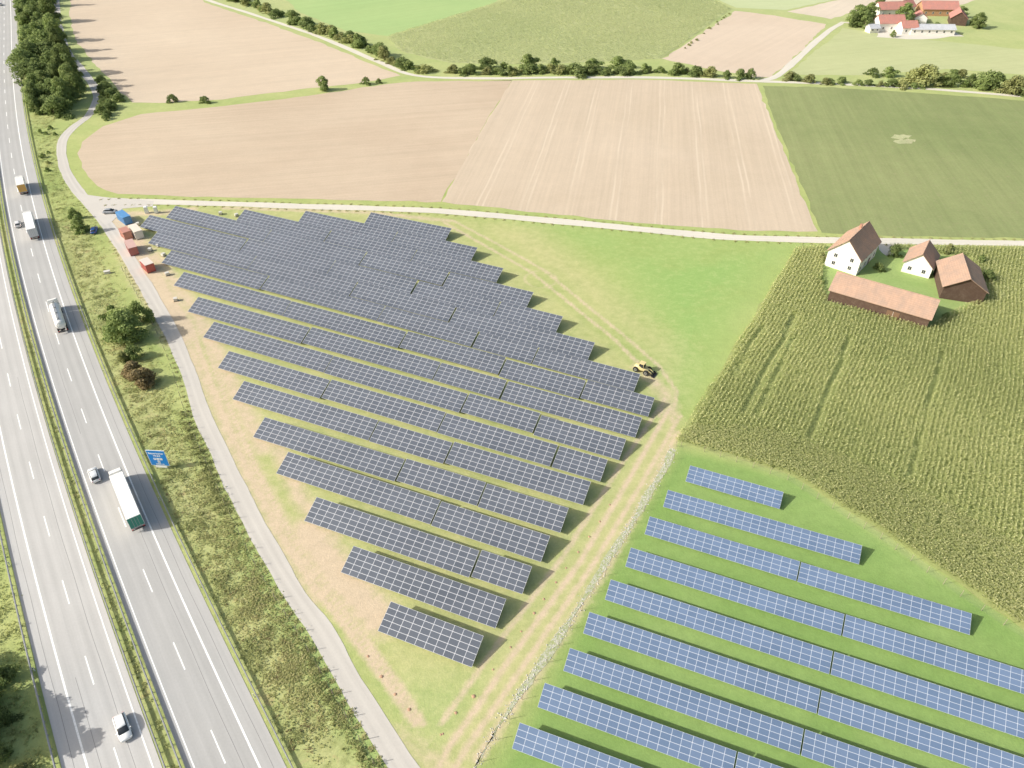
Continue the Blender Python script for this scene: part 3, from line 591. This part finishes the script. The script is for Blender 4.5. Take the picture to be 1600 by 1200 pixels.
# ---------------------------------------------------------------- buildings
def roofmat(name,c,dark):
    m=NM(name,.85,.2); o=m.obj(); x=m.sep(o)
    n=m.noise(o,.35,5,.7); n2=m.noise(m.map(o,(3,.4,.4)),1.,4,.7); t=m.math('FRACT',m.math('MULTIPLY',x[2],3.2)); t2=m.math('FRACT',m.math('MULTIPLY',x[0],3.5))
    k=m.math('ADD',m.math('ADD',.68,m.math('MULTIPLY',n2,.45)),m.math('ADD',m.math('MULTIPLY',t,.12),m.math('MULTIPLY',t2,.06)))
    m.col(m.scale(m.mix(m.step(n,.38,.66),c,dark),k)); m.bump(m.math('ADD',t,t2),.5,.1); return m.m
def wallmat(name,c,dirt,plank=0):
    m=NM(name,.9,.2); o=m.obj(); n=m.noise(o,.8,5,.7); col=m.mix(m.step(n,.45,.8),c,dirt)
    if plank:
        s_=m.sep(o); f=m.math('FRACT',m.math('MULTIPLY',m.math('ADD',s_[0],s_[1]),3.3)); col=m.scale(col,m.math('ADD',.55,m.math('MULTIPLY',m.math('GREATER_THAN',f,.14),.5)))
    m.col(col); return m.m
rTile=roofmat("clay_tiles",(.46,.30,.22),(.36,.265,.21)); rTileP=roofmat("faded_tiles",(.43,.29,.215),(.34,.25,.20)); rRed=roofmat("red_tiles",(.50,.23,.19),(.42,.22,.19)); rGrey=roofmat("grey_sheet",(.50,.52,.56),(.42,.44,.48))
wWhite=wallmat("white_render",(.82,.80,.76),(.68,.65,.59)); wWood=wallmat("dark_boards",(.10,.065,.05),(.15,.11,.085),1); wOr=wallmat("orange_boards",(.5,.29,.17),(.42,.25,.15),1)
glass=plain("window_glass",(.04,.045,.05),.15,.2,1,0,.6); white=plain("white_frame",(.75,.75,.73),.5,.05); brown=plain("brown_door",(.18,.11,.07),.7,.2,5); brick=plain("chimney_brick",(.4,.22,.16),.9,.2,6)
def house(c,L,W,ang,wh,rh,wm_,rm,label,cat="house",name="farm_house",wins=(),gw=0,door=None,chim=0,over=.5):
    e=thing(name,label,cat,(c[0],c[1],0),ang); x,y=L/2,W/2
    V=[(-x,-y,-.1),(x,-y,-.1),(x,y,-.1),(-x,y,-.1),(-x,-y,wh),(x,-y,wh),(x,y,wh),(-x,y,wh),(-x,0,wh+rh-.02),(x,0,wh+rh-.02)]
    part("wall",pymesh("wall",V,[(0,1,5,4),(2,3,7,6),(1,2,6,9,5),(3,0,4,8,7)],wm_),e)
    sl=rh/y; t=.16; mb=MB()
    for s in (-1,1):
        a=y+over; ze=wh-sl*over; zr=wh+rh
        Vv=[(-x-over,s*a,ze),(x+over,s*a,ze),(x+over,0,zr),(-x-over,0,zr)]; Vv=[(p[0],p[1],p[2]+.02) for p in Vv]+[(p[0],p[1],p[2]+t+.02) for p in Vv]
        Fq=[(0,3,2,1),(4,5,6,7),(0,1,5,4),(1,2,6,5),(3,0,4,7)]
        if s>0: Fq=[tuple(reversed(f)) for f in Fq]
        mb.add(Vv,Fq)
    mb.cone((-x-over,0,wh+rh+t),(x+over,0,wh+rh+t),.14,.14,6)
    rf=part("roof",mb.mesh("roof",[rm]),e)
    for i in range(chim):
        m2=MB(); m2.box((0,0,.5),(.7,.6,1.6)); m2.box((0,0,1.34),(.85,.75,.1)); part("chimney",m2.mesh("chimney",[brick]),rf,(x*(.3-.7*i),.5,wh+rh-.2))
    mw=MB(); mw.box((0,0,0),(1.1,.05,1.3),0); mw.box((0,-.028,0),(.9,.02,1.1),1); mw.box((0,-.045,0),(.06,.02,1.1),0)
    wme=mw.mesh("window",[white,glass])
    for side,n,z in wins:
        for i in range(n):
            xx=-x+L*(i+.5)/n; part("window",wme,e,(xx,-y-.03 if side<0 else y+.03,z),(0,0,0 if side<0 else math.pi))
    for i in range(gw):
        for z in (1.7,4.2)[: (2 if wh>4 else 1)]:
            part("window",wme,e,(-x-.03,-y+W*(i+.5)/gw,z),(0,0,-math.pi/2)); part("window",wme,e,(x+.03,-y+W*(i+.5)/gw,z),(0,0,math.pi/2))
    if door:
        dw,dh,dx,sd=door; md=MB(); md.box((0,0,0),(dw,.08,dh),0); md.box((0,-.05,0),(.06,.03,dh),1); part("door",md.mesh("door",[brown,white]),e,(dx,sd*(y+.05),dh/2),(0,0,0 if sd<0 else math.pi))
    return e
fe=math.atan2(.12,.104)
A=G(1337,431); ux=np.array([math.cos(fe),math.sin(fe)]); px=np.array([-ux[1],ux[0]])
house(A+ux*7.5+px*4.7,15,9.4,fe,5.2,4.6,wWhite,rTile,"white rendered farmhouse with steep faded orange tile roof","house",wins=((-1,4,1.6),(-1,4,4.0)),gw=2,chim=1,door=(1.2,2.1,1.8,-1))
bA=G(1292,470); bB=G(1446,516); bd=(bB-bA); bl=np.linalg.norm(bd); bd/=bl; bn=np.array([-bd[1],bd[0]])
house((bA+bB)/2+bn*5.1,bl,10.2,math.atan2(bd[1],bd[0]),3.6,2.9,wWood,rTileP,"long dark timber barn with weathered brown orange tiled roof","barn","timber_barn",door=(3.2,2.6,4,-1),over=.45)
house(G(1434,419),9.5,7.5,math.atan2(bn[1],bn[0]),3.4,3.4,wWhite,rTile,"small white outbuilding with orange tile roof","house","small_house",wins=((-1,3,1.7),),gw=2)
ra=math.radians(72); house(G(1500,471)+7*np.array([math.cos(ra),math.sin(ra)]),14,10.5,ra,4.0,3.2,wWood,rTileP,"dark timber barn with faded tile roof at the yard edge","barn","timber_barn",door=(3,3,-2,-1),over=.5)
for u,v,k,h in [(1395,400,"mid2",4.0),(1372,422,"bush1",2.4),(1478,498,"bush0",2.0),(1284,405,"bush2",2.2),(1280,440,"bush3",1.8),(1540,440,"mid2",4),(1530,412,"bush0",3),(1480,395,"mid1",3.0)]:
    plant(k,G(u,v),h,"green bush growing in the old farmyard","bush","bushes in the old farmyard",name="shrub",wide=.75)
for u,v,L,W,an,wh,rh,wmt,rm,lab in [
 (1388,24,18,9,.1,4.5,3.2,wWhite,rRed,"long white farm building with red roof"),(1386,46,15,9,.05,4.5,3.4,wWhite,rRed,"white farmhouse with red tiled roof"),
 (1462,22,22,11,-.05,4.0,3.4,wOr,rRed,"barn with red roof and orange boards"),(1452,52,25,8,-.05,3,1.8,wWhite,rGrey,"low white shed with grey sheet roof"),
 (1415,51,9,8,.05,3.6,2.8,wWhite,rRed,"small white building with red roof"),(1494,36,13,9,1.2,4,3.4,wWood,rRed,"timber barn with dark red roof"),(1412,22,8,8,.5,5,3,wWhite,rRed,"white granary with red roof"),(1362,50,6,5,.2,2.6,1.6,wWhite,rGrey,"small white shed with grey roof"),(1435,34,9,7,1.3,3.2,2.4,wWhite,rRed,"small white stable with red roof")]:
    house(G(u,v),L,W,an,wh,rh,wmt,rm,lab,"farm building","farm_building",wins=((-1,max(2,int(L/4)),1.8),))
sheet("farmstead_yard",GL([(1365,42),(1400,36),(1480,40),(1500,56),(1440,62),(1372,58)]),.034,tm2,.8,6)

# ---------------------------------------------------------------- vehicles
rub=plain("tyre_rubber",(.03,.03,.03),.9,.1); rim=plain("alloy_rim",(.45,.45,.46),.35,.05,2,.7); blackp=plain("black_plastic",(.04,.04,.045),.6,.1)
redl=plain("red_lamp",(.5,.02,.02),.3,.05); whl=plain("clear_lamp",(.8,.8,.75),.2,.05)
def paintm(n,c): return plain(n,c,.3,.04,1,0,.5)
def wheel_mesh(r,w_):
    mb=MB(); mb.cone((0,-w_/2,0),(0,w_/2,0),r,r,18,0); mb.cone((0,-w_/2-.01,0),(0,w_/2+.01,0),r*.6,r*.6,14,1); mb.cone((0,-w_/2-.03,0),(0,w_/2+.03,0),r*.18,r*.18,8,0); return mb.mesh("wheel",[rub,rim])
WC=wheel_mesh(.33,.22); WT=wheel_mesh(.5,.32)
def loft(st,mat,name,side=.86):
    V=[];Fc=[];n=8
    for x,zb,zt,w_ in st:
        h=zt-zb
        for y,z in ((-.94*w_,zb),(-w_,zb+.3*h),(-w_,zb+.72*h),(-side*w_,zt),(side*w_,zt),(w_,zb+.72*h),(w_,zb+.3*h),(.94*w_,zb)): V.append((x,y,z))
    for i in range(len(st)-1):
        for j in range(n): Fc.append((i*n+j,i*n+(j+1)%n,(i+1)*n+(j+1)%n,(i+1)*n+j))
    Fc.append(tuple(range(n-1,-1,-1))); Fc.append(tuple(range((len(st)-1)*n,len(st)*n)))
    me=pymesh(name,V,Fc,mat); bm=bmesh.new(); bm.from_mesh(me); bmesh.ops.recalc_face_normals(bm,faces=bm.faces[:]); bm.to_mesh(me); bm.free()
    me.polygons.foreach_set("use_smooth",[True]*len(me.polygons)); me.update(); return me
def car(pos,t,col,label,group="cars on the motorway",name="passenger_car"):
    e=thing(name,label,"car",(pos[0],pos[1],.055),math.atan2(t[1],t[0]),None,group); pm=paintm("car_paint",col)
    part("body",loft([(-2.3,.45,.78,.7),(-2.22,.32,.9,.82),(-1.9,.26,.98,.9),(-1.2,.22,.99,.91),(0,.2,.97,.91),(.9,.22,.94,.91),(1.6,.26,.86,.89),(2.05,.3,.76,.82),(2.25,.4,.62,.66)],pm,"body"),e)
    cab=[(-2.12,.9,.95,.72),(-1.75,.92,1.36,.70),(-.9,.93,1.45,.72),(.1,.93,1.44,.72),(.55,.93,1.34,.71),(1.25,.9,.95,.74)]
    part("window",loft(cab,glass,"window",.82),e)
    part("roof",loft([(-1.72,1.36,1.405,.56),(-.9,1.44,1.485,.6),(.1,1.43,1.475,.6),(.42,1.36,1.41,.58)],pm,"roof",.95),e)
    for x in (-1.4,1.42):
        for y in (-.8,.8): part("wheel",WC,e,(x,y,.33))
    for y in (-.62,.62):
        m2=MB(); m2.box((0,0,0),(.12,.3,.14)); part("headlight",m2.mesh("headlight",[whl]),e,(2.12,y,.64)); m3=MB(); m3.box((0,0,0),(.1,.28,.18)); part("tail_light",m3.mesh("tail_light",[redl]),e,(-2.24,y*1.02,.76))
    m4=MB(); m4.box((0,0,0),(.14,.2,.1))
    for y in (-.98,.98): part("mirror",m4.mesh("mirror",[pm]),e,(.85,y,1.0))
    return e
def truck(pos,t,bodycol,rear,label,cabcol=(.75,.75,.74),L=13.6,kind="semi"):
    e=thing("articulated_lorry" if kind!="box" else "box_lorry",label,"lorry",(pos[0],pos[1],.055),math.atan2(t[1],t[0]),None,"lorries on the motorway")
    bm_=paintm("trailer_skin",bodycol); cm=paintm("cab_paint",cabcol); rm_=paintm("rear_skin",rear); x0=-L/2-1.2; x1=x0+L
    if kind=="tank":
        mb=MB(); n=20; st=[(x0,.5),(x0+.25,1.0),(x0+.6,1.22),(x1-.6,1.22),(x1-.25,1.0),(x1,.5)]; V=[];Fc=[]
        for x,r in st:
            for i in range(n): a=2*math.pi*i/n; V.append((x,r*math.cos(a),2.35+r*math.sin(a)))
        for k_ in range(len(st)-1):
            for i in range(n): Fc.append((k_*n+i,k_*n+(i+1)%n,(k_+1)*n+(i+1)%n,(k_+1)*n+i))
        Fc+=[tuple(range(n-1,-1,-1)),tuple(range(5*n,6*n))]; mb.add(V,Fc); mb.box(((x0+x1)/2,0,3.6),(L-2,.6,.08),1)
        for q in range(4): mb.cone((x0+2+q*3,0,3.55),(x0+2+q*3,0,3.85),.3,.3,10,1)
        part("tank",mb.mesh("tank",[bm_,steel]),e)
    else:
        mb=MB(); mb.box(((x0+x1)/2,0,2.55),(L,2.5,2.8),0); part("trailer_body",mb.mesh("trailer_body",[bm_],bevel=.05),e)
        m2=MB(); m2.box((0,0,0),(.06,2.4,2.55),0); m2.box((-.04,0,0),(.03,.05,2.5),1)
        for y in (-.5,.5): m2.box((-.05,y,0),(.03,.05,2.4),1)
        m2.box((-.04,0,-1.3),(.04,2.4,.2),1); part("rear_door",m2.mesh("rear_door",[rm_,steel]),e,(x0-.04,0,2.55))
    mb=MB(); mb.box(((x0+x1)/2,0,.98),(L-.4,1.0,.25)); mb.box((x1+.6,0,.85),(3.4,.9,.3)); mb.box((x0+.05,0,.6),(.12,2.4,.14))
    for y in (-1.15,1.15): mb.box(((x0+x1)/2-.5,y,.75),(L*.45,.06,.45))
    part("chassis",mb.mesh("chassis",[blackp]),e)
    cx=x1+1.75; V=[(cx-1.05,-1.22,.6),(cx+1.1,-1.22,.5),(cx+1.1,1.22,.5),(cx-1.05,1.22,.6),(cx-1.05,-1.22,1.6),(cx+1.18,-1.22,1.7),(cx+1.18,1.22,1.7),(cx-1.05,1.22,1.6),(cx-1.05,-1.18,3.1),(cx+.85,-1.18,2.95),(cx+.85,1.18,2.95),(cx-1.05,1.18,3.1),(cx-1.0,-1.05,3.75),(cx-.1,-1.05,3.6),(cx-.1,1.05,3.6),(cx-1.0,1.05,3.75)]
    Fc=[(0,3,2,1)]
    for l in range(3):
        b=l*4; Fc+=[(b,b+1,b+5,b+4),(b+1,b+2,b+6,b+5),(b+2,b+3,b+7,b+6),(b+3,b,b+4,b+7)]
    Fc.append((12,13,14,15)); part("cab",pymesh("cab",V,Fc,cm),e)
    part("windscreen",pymesh("windscreen",[(cx+1.2,-1.1,1.75),(cx+1.2,1.1,1.75),(cx+.93,1.08,2.85),(cx+.93,-1.08,2.85)],[(0,1,2,3)],glass),e)
    for y in (-1.235,1.235): part("window",pymesh("window",[(cx+.1,y,1.8),(cx+1.0,y,1.8),(cx+.75,y*.985,2.7),(cx+.1,y*.985,2.7)],[(0,1,2,3)],glass),e)
    for x in (x0+1.6,x0+2.9,x0+4.2,x1-.3,cx+.3):
        for y in (-1.05,1.05): part("wheel",WT,e,(x,y,.5))
    for y in (-1.0,1.0):
        m3=MB(); m3.box((0,0,0),(.06,.35,.14)); part("tail_light",m3.mesh("tail_light",[redl]),e,(x0-.06,y,.95)); part("headlight",m3.mesh("headlight",[whl]),e,(cx+1.16,y*.92,.9))
    return e
def near(u,v,off):
    q=G(u,v); d=np.linalg.norm(HW-q,axis=1); i=int(np.argmin(d)); T,Nn=frame(HW); return HW[i]+Nn[i]*off+T[i]*((q-HW[i])@T[i]),T[i]
q,t=near(206,787,1.95); truck(q,t,(.86,.86,.84),(.02,.24,.18),"white articulated lorry with green rear doors")
q,t=near(100,500,1.9); truck(q,t,(.80,.80,.78),(.6,.6,.6),"white articulated tanker lorry",kind="tank",L=11.5)
q,t=near(52,360,1.9); truck(q,t,(.84,.84,.83),(.62,.63,.65),"white articulated lorry with plain trailer")
q,t=near(33,298,1.9); truck(q,t,(.8,.78,.72),(.72,.40,.08),"white box lorry with orange rear",L=8,kind="box")
q,t=near(149,745,-1.9); car(q,t,(.66,.68,.70),"silver hatchback in the outer lane")
q,t=near(22,354,-1.9); car(q,t,(.6,.61,.63),"silver car in the outer lane")
q,t=near(4,8,-1.9); car(q,t,(.7,.7,.7),"white car in the outer lane")
q,t=near(202,1135,-10.3); car(q,-t,(.85,.85,.84),"white estate car on the inbound carriageway")
d=G(150,350)-G(146,365); car(G(148,362),d/np.linalg.norm(d),(.03,.11,.36),"blue car parked beside the junction","parked cars at the building site")
car(G(173,333),np.array([1,.1]),(.35,.37,.40),"grey car parked beside the junction","parked cars at the building site")

def container(pos,ang,col,label,L=6.06,roof=None,name="shipping_container",H_=2.6):
    e=thing(name,label,"container",(pos[0],pos[1],.06),ang,None,"containers on the building site"); pm=paintm("container_paint",col)
    mb=MB(); mb.box((0,0,H_/2),(L-.1,2.34,H_-.1))
    for i in range(int(L/.3)):
        for y in (-1.19,1.19): mb.box((-L/2+.25+i*.3,y,H_/2),(.15,.06,H_-.35))
    for x in (-1,1):
        for y in (-1,1): mb.box((x*(L/2-.06),y*1.16,H_/2),(.13,.13,H_))
    part("wall",mb.mesh("wall",[pm]),e)
    m2=MB(); m2.box((0,0,H_+.02),(L+.02,2.46,.1)); part("roof",m2.mesh("roof",[paintm("container_roof",roof or col)]),e)
    m3=MB(); m3.box((0,0,0),(.06,2.2,H_-.35),0)
    for y in (-.7,-.3,.3,.7): m3.cone((-.06,y,-1.05),(-.06,y,1.05),.025,.025,6,1)
    m3.box((-.035,0,0),(.01,.03,H_-.4),1); part("door",m3.mesh("door",[pm,steel]),e,(-L/2+.0,0,H_/2))
dT=G(235,450)-G(200,385); aT=math.atan2(dT[1],dT[0])
container(G(196,346),aT+.2,(.10,.28,.55),"blue site container beside the track junction")
container(G(215,368),aT+.1,(.72,.70,.66),"white site cabin with pale roof",name="site_cabin",roof=(.75,.66,.56))
container(G(199,371),aT+.15,(.50,.24,.18),"rust red container beside the site cabin",L=4)
container(G(208,393),aT,(.42,.14,.12),"dark red shipping container beside the track",roof=(.58,.38,.33))
container(G(233,421),aT+.15,(.45,.10,.08),"red container with pale roof beside the track",L=4.6,roof=(.68,.60,.53))
tw=paintm("toilet_grey",(.7,.72,.72)); tb=paintm("toilet_roof",(.8,.8,.8))
for u,v in ((230,333),(245,333)):
    e=thing("portable_toilet","pale portable toilet cabin on the building site","portable toilet",(*G(u,v),0.05),.3,None,"portable toilets"); mb=MB(); mb.box((0,0,1.1),(1.1,1.1,2.1)); part("cabin",mb.mesh("cabin",[tw],bevel=.04),e)
    m2=MB(); m2.box((0,0,0),(1.2,1.2,.18),0,0,.7); part("roof",m2.mesh("roof",[tb]),e,(0,0,2.25)); m3=MB(); m3.box((0,0,0),(.7,.04,1.8)); part("door",m3.mesh("door",[tb]),e,(0,-.575,1.05))
pal=MB()
for i in range(5): pal.box((0,-.5+i*.25,.13),(1.2,.12,.03))
for y in (-.45,0,.45): pal.box((0,y,.06),(1.2,.1,.09))
pal.box((0,0,.55),(1.1,.95,.75),1); pme=pal.mesh("material_pallet",[wood,paintm("wrapped_goods",(.6,.58,.52))])
for u,v in ((248,385),(252,360),(345,335),(370,338),(262,430),(275,470),(235,392),(240,352),(256,400),(216,352)):
    thing("material_pallet","wooden pallet with wrapped mounting parts","pallet",(*G(u,v),.02),random.random()*3,pme,"pallets on the building site")
mb=MB(); mb.box((0,0,.35),(1.6,1.0,.7),0,0,.8); mb.box((0,0,.75),(1.7,1.1,.1),0); thing("utility_box","low pale concrete utility box on the verge","utility box",(*G(168,427),0),.4,mb.mesh("utility_box",[plain("concrete",(.6,.58,.54),.9,.1)],bevel=.03))

yel=paintm("machine_yellow",(.66,.56,.28)); q=G(1003,580); e=thing("compact_loader","beige yellow wheeled loader on the dry grass","construction machine",(*q,.02),-.6)
part("body",loft([(-1.9,.7,1.3,.6),(-1.7,.6,1.6,.75),(-.4,.6,1.65,.8),(.2,.6,1.2,.75),(1.7,.6,1.15,.7)],yel,"body"),e)
mb=MB(); mb.box((-.1,0,1.95),(1.3,1.3,1.0),0,0,.88); part("window",mb.mesh("window",[glass]),e); mb=MB(); mb.box((-.1,0,2.5),(1.35,1.35,.1))
for x in(-.7,.5):
    for y in(-.62,.62): mb.cone((x,y,1.4),(x*.88,y*.88,2.5),.05,.05,5)
part("cab",mb.mesh("cab",[yel]),e)
WL=wheel_mesh(.65,.45)
for x in (-1.3,1.4):
    for y in (-.95,.95): part("wheel",WL,e,(x,y,.65))
mb=MB()
for y in(-.45,.45): mb.cone((.5,y,1.3),(2.3,y,.9),.09,.09,6); mb.cone((2.3,y,.9),(2.9,y,.4),.09,.07,6)
part("lift_arm",mb.mesh("lift_arm",[yel]),e); mb=MB(); mb.add([(2.8,-1,.15),(3.6,-1,.1),(3.6,1,.1),(2.8,1,.15),(2.7,-1,.75),(2.7,1,.75)],[(0,1,2,3),(0,3,5,4),(0,4,1),(3,2,5)]); part("bucket",mb.mesh("bucket",[blackp]),e)

# motorway sign
sp=G(254,733); ang=math.radians(-4)
e=thing("motorway_sign","blue motorway services sign on two steel posts","road sign",(*sp,0),ang)
blue=paintm("sign_blue",(.02,.22,.62)); sw=paintm("sign_white",(.85,.85,.85)); W2,H2,Z0=1.95,2.15,1.1
mb=MB(); mb.box((0,0,Z0+H2),(2*W2,.08,2*H2),1); mb.box((0,-.045,Z0+H2),(2*W2-.18,.03,2*H2-.18),0)
part("panel",mb.mesh("panel",[blue,sw]),e)
m2=MB()
for x in(-1.3,1.3): m2.cone((x,.1,-.1),(x,.1,Z0+2*H2),.08,.08,8)
m2.cone((-1.3,.1,1.6),(1.3,.1,1.6),.04,.04,6); part("post",m2.mesh("post",[steel]),e)
def text(s,size,x,z,mat=sw,y=-.068,nm="lettering"):
    cu=bpy.data.curves.new(nm,'FONT'); cu.body=s; cu.size=size; cu.align_x='CENTER'; cu.extrude=.004; cu.offset=.012; to=bpy.data.objects.new(nm,cu); scene.collection.objects.link(to)
    bpy.context.view_layer.update(); me=bpy.data.meshes.new_from_object(to.evaluated_get(bpy.context.evaluated_depsgraph_get())); bpy.data.objects.remove(to); me.materials.clear(); me.materials.append(mat); part(nm,me,e,(x,y,z),(math.pi/2,0,0))
text("Bayerischer",.68,0,4.35); text("Wald",.68,0,3.68)
for x,z in((-.65,3.0),(.0,3.0),(.65,3.0),(0,2.25)):
    m3=MB(); m3.box((0,0,0),(.52,.02,.56)); part("pictogram_field",m3.mesh("pictogram_field",[sw]),e,(x,-.07,z))
text("P",.5,-.65,2.83,blue,-.086,"pictogram"); text("i",.5,0,2.83,blackp,-.086,"pictogram"); text("T",.45,.65,2.84,blackp,-.086,"pictogram"); text("X",.45,0,2.1,blackp,-.086,"pictogram")
text("1000 m",.6,0,1.35)
m4=MB(); m4.box((0,0,0),(2.4,.06,.5)); part("supplementary_panel",m4.mesh("supplementary_panel",[sw]),e,(0,0,.75))
print("tables",n_tab,"objects",len(bpy.data.objects))
